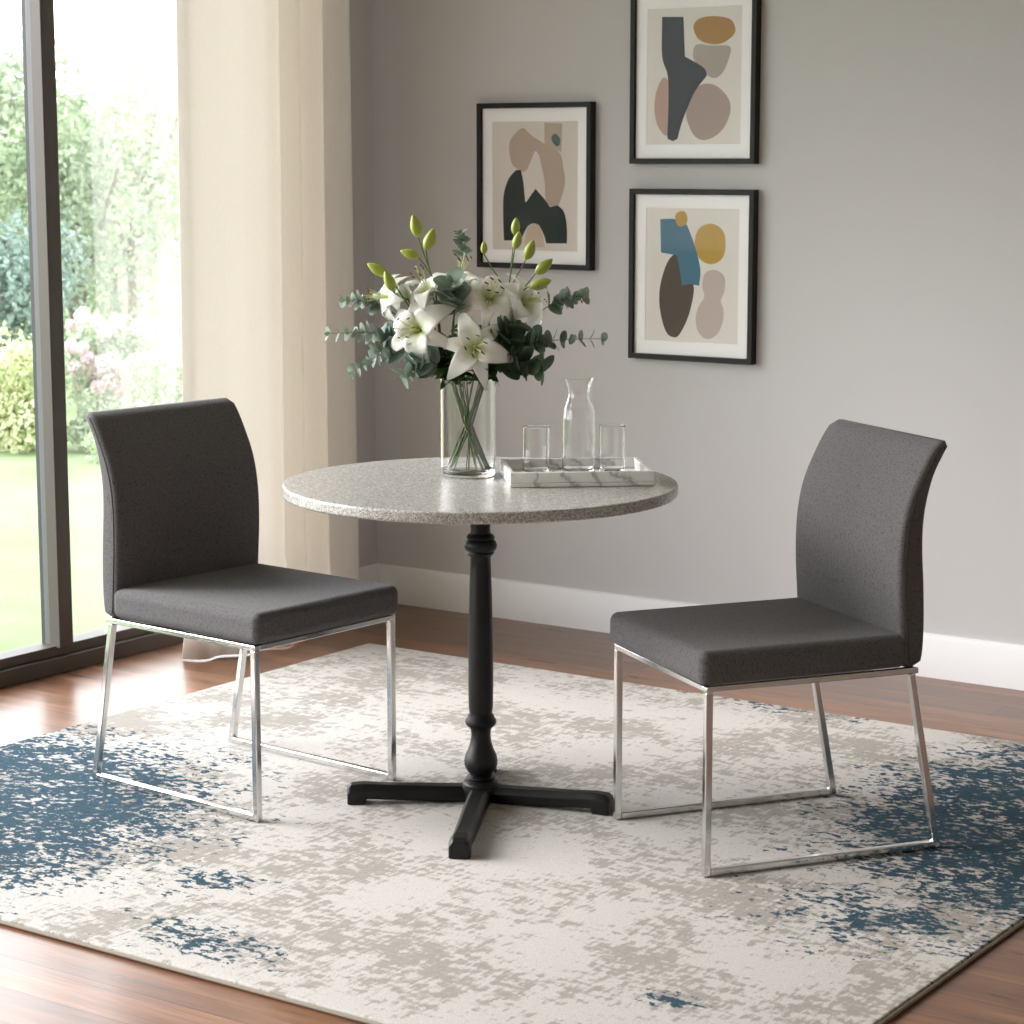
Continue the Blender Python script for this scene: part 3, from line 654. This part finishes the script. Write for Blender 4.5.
# ------------------------------------------------------------------ pictures
def curve_poly(pts, mode):
    out = []; n = len(pts); corner = []
    for i in range(n):
        a, b, c = Vector(pts[i-1]), Vector(pts[i]), Vector(pts[(i+1) % n])
        corner.append(mode != 1 and (b-a).angle(c-b, 0) > math.radians(42))
    for i in range(n):
        p0, p1, p2, p3 = (Vector(pts[(i+k) % n]) for k in (-1, 0, 1, 2))
        m1 = (p2-p0)*.5 if not corner[i] else (p2-p1); m2 = (p3-p1)*.5 if not corner[(i+1) % n] else (p2-p1)
        for k in range(6):
            t = k/6; out.append(p1*(2*t**3-3*t*t+1)+m1*(t**3-2*t*t+t)+p2*(-2*t**3+3*t*t)+m2*(t**3-t*t))
    return out
def picture(key, label):
    A = ART[key]; cx, cz = A['c']; w, h = .434, .520
    t = empty('framed_picture', (cx, BY-.001, cz)); tag(t, label, 'picture', 'framed abstract prints on the grey wall')
    bm = bmesh.new(); fw, dp = .0165, .030; r = []
    for ins, y in ((0, 0), (0, -dp+.001), (.001, -dp), (fw-.001, -dp), (fw, -dp+.001), (fw, -.004), (.004, -.001)):
        r.append([bm.verts.new((sx*(w/2-ins), y, sz*(h/2-ins))) for sx, sz in ((-1,-1),(1,-1),(1,1),(-1,1))])
    for p, q in zip(r, r[1:]+r[:1]):
        for k in range(4): bm.faces.new((p[k], p[(k+1) % 4], q[(k+1) % 4], q[k]))
    obj('frame', bm, M['frame'], t, angle=25)
    iw, ih = w/2-fw+.001, h/2-fw+.001; pw, ph = .163, .203
    bm = bmesh.new(); v = [[bm.verts.new((sx*a, y, sz*b)) for sx, sz in ((-1,-1),(1,-1),(1,1),(-1,1))] for a, b, y in ((iw, ih, -.0180), (pw, ph, -.0180), (pw-.0012, ph-.0012, -.0165))]
    for p, q in zip(v, v[1:]):
        for k in range(4): bm.faces.new((p[k], p[(k+1) % 4], q[(k+1) % 4], q[k]))
    obj('mat_board', bm, M['mat'], t, smooth=False)
    vs, fs, mi = [(-pw, -.0163, -ph), (pw, -.0163, -ph), (pw, -.0163, ph), (-pw, -.0163, ph)], [(0, 1, 2, 3)], [0]
    mats = [M['paper'] if key != 'A' else M['paper_pink']]
    for i, (nm, c, mode, pts) in enumerate(A['shapes']):
        if c not in M: M[c] = mat('print_'+nm, c, .9)
        mats.append(M[c]); P = curve_poly(pts, mode); b = len(vs); y = -.0164-.00012*(i+1)
        P = [Vector((max(-pw+.002, min(pw-.002, p[0]-.005)), max(-ph+.002, min(ph-.002, p[1])))) for p in P]
        vs += [(p[0], y, p[1]) for p in P]
        for tri in tessellate_polygon([[Vector((p[0], p[1], 0)) for p in P]]):
            fs.append(tuple(b+k for k in tri)); mi.append(i+1)
    o = obj('print', (vs, fs), mats, t, smooth=False); o.data.polygons.foreach_set('material_index', mi)
    bmx = bmesh.new(); bmx.from_mesh(o.data)
    for f in bmx.faces:
        f.normal_update()
        if f.normal.y > 0: f.normal_flip()
    bmx.to_mesh(o.data); bmx.free()
    obj('glass_pane', bx(-iw, iw, -.0235, -.0215, -ih, ih), M['picture_glass'], t, smooth=False)
    return t
M['paper_pink'] = mat('art_paper_blush', '#dad3cd', .9)
picture('A', 'black framed abstract print with a slate arch shape, nearest the curtain')
picture('B', 'black framed abstract print with a slate boot shape and ochre oval, uppermost on the wall')
tp = picture('C', 'black framed abstract print with a teal angle and mustard circle, below the uppermost one')
# ------------------------------------------------------------------ curtains
def sheet(name, prof, z0, z1, m, nz=30, flare=0., thick=.0, hemwave=0., topin=0.):
    """prof: (y, x) plan of the folds; hung from z1 to z0"""
    vs, fs = [], []; n = len(prof); ymin = prof[0][0]; ymax = prof[-1][0]
    for i in range(nz+1):
        t = i/nz; z = z1+(z0-z1)*t; low = max(0, (t-.90)/.10)
        for j, (y, x) in enumerate(prof):
            s = (y-ymin)/(ymax-ymin)
            yy = 5.45+(y-5.45)*(.94+.06*t) if topin == 0 else y
            vs.append((x + .006*math.sin(s*5+t*2.2)*t*(topin == 0) + flare*low**1.5*(min(1, .18+2.2*s)+.12*math.sin(s*40))*max(0, 1-2.2*max(0, s-.35))*(topin == 0), yy - flare*.35*low**2*(1-s), z+hemwave*low*math.sin(s*23)))
    for i in range(nz):
        for j in range(n-1): fs.append((i*n+j, i*n+j+1, (i+1)*n+j+1, (i+1)*n+j))
    return (vs, fs)
def smooth_prof(ctrl, n=8):
    out = []
    for k in range(len(ctrl)-1):
        p0, p1, p2, p3 = (Vector(ctrl[max(0, min(len(ctrl)-1, k+d))]) for d in (-1, 0, 1, 2))
        for i in range(n):
            t = i/n; out.append(tuple(p1*(2*t**3-3*t*t+1)+(p2-p0)*.4*(t**3-2*t*t+t)+p2*(-2*t**3+3*t*t)+(p3-p1)*.4*(t**3-t*t)))
    out.append(tuple(ctrl[-1])); return out
ct = empty('curtain', (0, 0, 0)); tag(ct, 'floor-length cream linen curtain drawn to the corner side of the window', 'curtain')
prof = smooth_prof([(4.965, -4.63), (4.985, -4.60), (5.04, -4.588), (5.12, -4.582), (5.22, -4.588), (5.30, -4.575), (5.345, -4.555), (5.362, -4.575), (5.368, -4.64), (5.395, -4.655), (5.43, -4.60), (5.452, -4.555), (5.466, -4.58), (5.474, -4.64), (5.50, -4.66), (5.54, -4.61), (5.566, -4.556), (5.580, -4.58), (5.588, -4.64), (5.61, -4.66), (5.65, -4.63), (5.70, -4.595), (5.745, -4.585), (5.77, -4.605), (5.79, -4.66)])
o = obj('panel', sheet('panel', prof, F0+.004, CH-.06, M['curtain'], flare=.13), M['curtain'], ct, angle=80); o.modifiers.new('s', 'SOLIDIFY').thickness = .002
obj('curtain_track', bx(-4.66, -4.58, WY0, 5.95, CH-.06, CH-.03), M['trim'], ct, bevel=.003)
sh = empty('sheer_curtain', (0, 0, 0)); tag(sh, 'thin white see-through voile curtain hanging against the glass beside the cream curtain', 'curtain')
prof = [(4.745+i*.7/120, -4.752+.007*math.sin(i*.30)+.004*math.sin(i*.71+1)) for i in range(121)]
obj('panel', sheet('p', prof, .085, WTOP-.08, M['sheer'], topin=.0001), M['sheer'], sh, angle=80)

# ------------------------------------------------------------------ garden
GZ = -.16
g = mat('garden_lawn', rough=.9, spec=.1); t = NT(g); v = t.coord()
c = t.mix(t.ramp(t.noise(v, 1.2, 4, .6), [(.35, 0.), (.65, 1.)]), '#6a7858', '#7c8a6a'); c = t.mix(t.math('MULTIPLY', t.noise(v, 60, 3), .5), c, '#62784a'); t.l(c, t.b.inputs['Base Color']); M['lawn'] = g
M['paving'] = mat('pale_paving', '#cfcac1', .8)
struct('lawn', bx(-60, -4.98, -25, 60, GZ-.1, GZ), M['lawn'], smooth=False)
struct('terrace_paving', bx(-4.98, GX-.1, -12, 20, GZ-.1, GZ+.02), M['paving'], smooth=False)
def foliage_mesh(n, fn, ls, seed):
    rnd = np.random.default_rng(seed); P, Nn = fn(rnd, n)
    Nn = Nn + rnd.normal(0, .6, P.shape); Nn /= np.linalg.norm(Nn, axis=1, keepdims=True)
    a = np.cross(Nn, rnd.normal(size=P.shape)); a /= np.linalg.norm(a, axis=1, keepdims=True); b = np.cross(Nn, a)
    l = ls*rnd.uniform(.6, 1.3, (n, 1)); w = l*.45
    vs = np.stack([P-a*l, P+b*w-a*l*.1, P+a*l, P-b*w-a*l*.1], 1).reshape(-1, 3)
    fs = np.arange(4*n).reshape(-1, 4)
    return (vs.tolist(), fs.tolist())
def crown(c, r, sub=7, seed=0, fill=.25):
    """cloud of lobes inside an ellipsoid"""
    rr = random.Random(seed); lobes = []
    for i in range(sub):
        while True:
            q = Vector((rr.uniform(-1, 1), rr.uniform(-1, 1), rr.uniform(-.9, 1)))
            if q.length < 1: break
        lobes.append((c[0]+q.x*r[0]*.62, c[1]+q.y*r[1]*.62, c[2]+q.z*r[2]*.62, rr.uniform(.32, .55)))
    lobes = np.array(lobes); R = np.array(r)
    def fn(rnd, n):
        k = rnd.integers(0, len(lobes), n); d = rnd.normal(size=(n, 3)); d /= np.linalg.norm(d, axis=1, keepdims=True)
        rad = lobes[k, 3:4]*(1-fill*rnd.random((n, 1))**2)*rnd.uniform(.85, 1.08, (n, 1))
        return lobes[k, :3]+d*rad*R, d
    return fn
def gp(px, dist):
    """point on the lawn in the direction of the photo column px, dist metres from the window side viewpoint"""
    a = math.atan2((px-512), 2287)-AZ
    return dist*math.sin(a), dist*math.cos(a)
leafm = {}
def lm(name, c0, c1):
    if name not in leafm: leafm[name] = leaf_mat(name, c0, c1, 3., .6, .35)
    return leafm[name]
G_B = 'shrubs bordering the lawn'; G_T = 'trees behind the shrub border'
def plant(name, label, cat, px, dist, rx, rz, zc, n, ls, m, seed, group, sub=14):
    x, y = gp(px, dist); o = empty(name, (x, y, GZ)); tag(o, label, cat, group)
    obj('foliage', foliage_mesh(n, crown((0, 0, zc), (rx, rx, rz), sub, seed), ls, seed), m, o, smooth=False)
    bm = bmesh.new(); rr = random.Random(seed); r0 = .010 if rz < .7 else .05
    tube(bm, [(0, 0, 0), (.02, 0, zc*.5), (0, .02, zc)], [r0, r0*.8, r0*.5], 8)
    for i in range(5):
        a = rr.uniform(0, 2*PI); tube(bm, bez((0, 0, zc*.35), (rx*.2*math.cos(a), rx*.2*math.sin(a), zc*.8), (rx*.6*math.cos(a), rx*.6*math.sin(a), zc+rz*.35), 5), [r0*.5, r0*.45, r0*.4, r0*.3, r0*.25, r0*.15], 6)
    obj('trunk' if rz > .6 else 'stem', bm, M['bark'], o)
    return o
M['bark'] = mat('bark', '#5d5247', .9)
yl = lm('yellow_green_leaf', '#aab280', '#cdd2aa'); mg = lm('mid_green_leaf', '#7b8870', '#a5b194'); dg = lm('dark_green_leaf', '#788a74', '#98a893'); pg = lm('pale_green_leaf', '#93a782', '#b6c4a1'); bg = lm('blue_green_leaf', '#5f7468', '#8b9d94')
plant('shrub', 'rounded yellow-green shrub on the lawn edge left of the window mullion', 'shrub', -2, 13.1, .42, .44, .34, 7500, .022, yl, 1, G_B)
plant('shrub', 'small low green shrub just right of the window mullion', 'shrub', 82, 12.95, .17, .20, .15, 1500, .018, mg, 2, G_B)
plant('shrub', 'pale green feathery shrub low beside the cream curtain', 'shrub', 160, 13.2, .36, .42, .32, 4800, .020, pg, 3, G_B)
plant('shrub', 'low silvery shrub between the mullion and the left chair back', 'shrub', 112, 12.5, .22, .16, .13, 1500, .018, pg, 4, G_B)
plant('shrub', 'dark blue-green bush rising behind the yellow-green shrub', 'shrub', 12, 15.2, .55, .62, .80, 4600, .030, bg, 5, G_B)
plant('garden_tree', 'leafy green tree left of the window mullion', 'tree', 0, 18.2, .95, 1.05, 1.65, 6500, .042, mg, 6, G_T, 9)
plant('garden_tree', 'dense green tree just right of the window mullion', 'tree', 72, 16.2, .55, .95, 1.25, 5200, .034, lm('fresh_green_leaf', '#6b7c63', '#9aa988'), 7, G_T, 9)
plant('garden_tree', 'pale green tree in the middle of the right pane', 'tree', 128, 20.4, .80, 1.1, 1.70, 5200, .042, pg, 8, G_T, 9)
plant('garden_tree', 'tall airy tree beside the edge of the cream curtain', 'tree', 184, 22.6, .85, 1.3, 2.5, 3600, .040, lm('light_leaf', '#adbe93', '#cdd7b6'), 9, G_T, 12)
plant('garden_tree', 'dark green tree far behind the flowers', 'tree', 110, 25.2, 1.3, 1.2, 1.35, 6000, .045, dg, 10, G_T, 9)
plant('garden_tree', 'dark green tree far behind at the left edge of the view', 'tree', 20, 28.2, 1.4, 1.3, 1.4, 6500, .045, dg, 11, G_T, 9)
plant('garden_tree', 'dark green tree far behind beside the curtain', 'tree', 190, 31.2, 1.4, 1.4, 1.5, 6000, .045, dg, 12, G_T, 9)
# hydrangea with flower heads
x, y = gp(93, 13.95); hy = empty('hydrangea', (x, y, GZ)); tag(hy, 'hydrangea bush covered in pale pink flower heads right of the mullion', 'shrub', None)
obj('foliage', foliage_mesh(3000, crown((0, 0, .45), (.34, .34, .42), 8, 21), .026, 21), mg, hy, smooth=False)
M['pink'] = leaf_mat('pale_pink_floret', '#d2b3ba', '#e2d2d3', 8, .7, .3)
bm = bmesh.new(); tube(bm, [(0, 0, 0), (0, 0, .5)], [.03, .01], 8); obj('stem', bm, M['bark'], hy)
rr = random.Random(3)
heads = [(78, 312, .045), (66, 322, .03), (92, 320, .04), (99, 327, .042), (112, 319, .042), (135, 324, .042), (66, 342, .04), (77, 346, .035), (98, 360, .055), (107, 357, .05), (88, 368, .05), (118, 366, .05), (70, 366, .05), (104, 378, .05), (92, 384, .045), (125, 372, .04), (114, 388, .04), (82, 356, .04)]
for i, (hx, hz, r) in enumerate(heads):
    lx, ly = gp(hx, 13.55+.15*rr.random()); z = 1.478-math.tan(math.radians(8.853)+math.atan((hz-512)/2260))*13.62
    def fn(rnd, n, r=r):
        d = rnd.normal(size=(n, 3)); d /= np.linalg.norm(d, axis=1, keepdims=True); return np.array((lx-x, ly-y, z-GZ))+d*r*rnd.uniform(.8, 1.05, (n, 1)), d
    obj('flower_head', foliage_mesh(150, fn, .014, 40+i), M['pink'], hy, smooth=False)
# distant hedge
o = empty('hedge', (*gp(60, 35), GZ)); tag(o, 'long clipped hedge along the far end of the garden', 'hedge'); o.rotation_euler = (0, 0, AZ+.2)
def fnh(rnd, n):
    P = rnd.uniform(-1, 1, (n, 3))*np.array((9, .6, .95)); f = rnd.integers(0, 3, n); P[f == 0, 1] = -.6; P[f == 1, 2] = .95
    N = np.tile(np.array((0, -1., .5)), (n, 1)); P[:, 2] += 1.0; return P+rnd.normal(0, .05, P.shape), N
obj('foliage', foliage_mesh(16000, fnh, .07, 77), dg, o, smooth=False)

# ------------------------------------------------------------------ light: bright overcast sky through the glazing + a soft low sun
w = bpy.data.worlds.new('sky'); SC.world = w; w.use_nodes = True; nt = w.node_tree
bgn = nt.nodes['Background']
tc = nt.nodes.new('ShaderNodeTexCoord'); sp = nt.nodes.new('ShaderNodeSeparateXYZ'); nt.links.new(tc.outputs['Generated'], sp.inputs[0])
rp = nt.nodes.new('ShaderNodeValToRGB'); nt.links.new(sp.outputs[2], rp.inputs[0])
e = rp.color_ramp.elements; e[0].position = 0; e[0].color = (.975, .965, 1, 1); e[1].position = .6; e[1].color = (.90, .93, 1, 1)
nt.links.new(rp.outputs[0], bgn.inputs[0]); bgn.inputs[1].default_value = SKY
for i, (y0, y1) in enumerate(((WY0, 1.8), (1.8, WY1))):
    ld = bpy.data.lights.new('window_portal', 'AREA'); ld.shape = 'RECTANGLE'; ld.size = y1-y0; ld.size_y = WTOP; ld.cycles.is_portal = True
    lo = bpy.data.objects.new('window_portal', ld); COL.objects.link(lo); lo.location = (-4.9, (y0+y1)/2, WTOP/2)
    lo.rotation_euler = Matrix(((0, 0, -1), (1, 0, 0), (0, -1, 0))).to_euler() if False else (PI/2, 0, -PI/2)
if SUN:
    sl = bpy.data.lights.new('sun', 'SUN'); sl.energy = SUN; sl.angle = math.radians(35); sl.color = (1, .965, .965)
    so = bpy.data.objects.new('sun', sl); COL.objects.link(so); so.location = (-9, -2, 6)
    so.rotation_euler = Vector(SUND).to_track_quat('-Z', 'Y').to_euler()
vs = SC.view_settings; vs.view_transform = 'Standard'; vs.look = 'None'; vs.gamma = 1; vs.use_curve_mapping = False; vs.exposure = EXPO
SC.cycles.use_denoising = True; SC.cycles.max_bounces = 12; SC.cycles.diffuse_bounces = 6; SC.cycles.transmission_bounces = 12; SC.cycles.transparent_max_bounces = 16
SC.cycles.sample_clamp_indirect = 8; SC.cycles.caustics_reflective = False; SC.cycles.caustics_refractive = True; SC.cycles.blur_glossy = .5
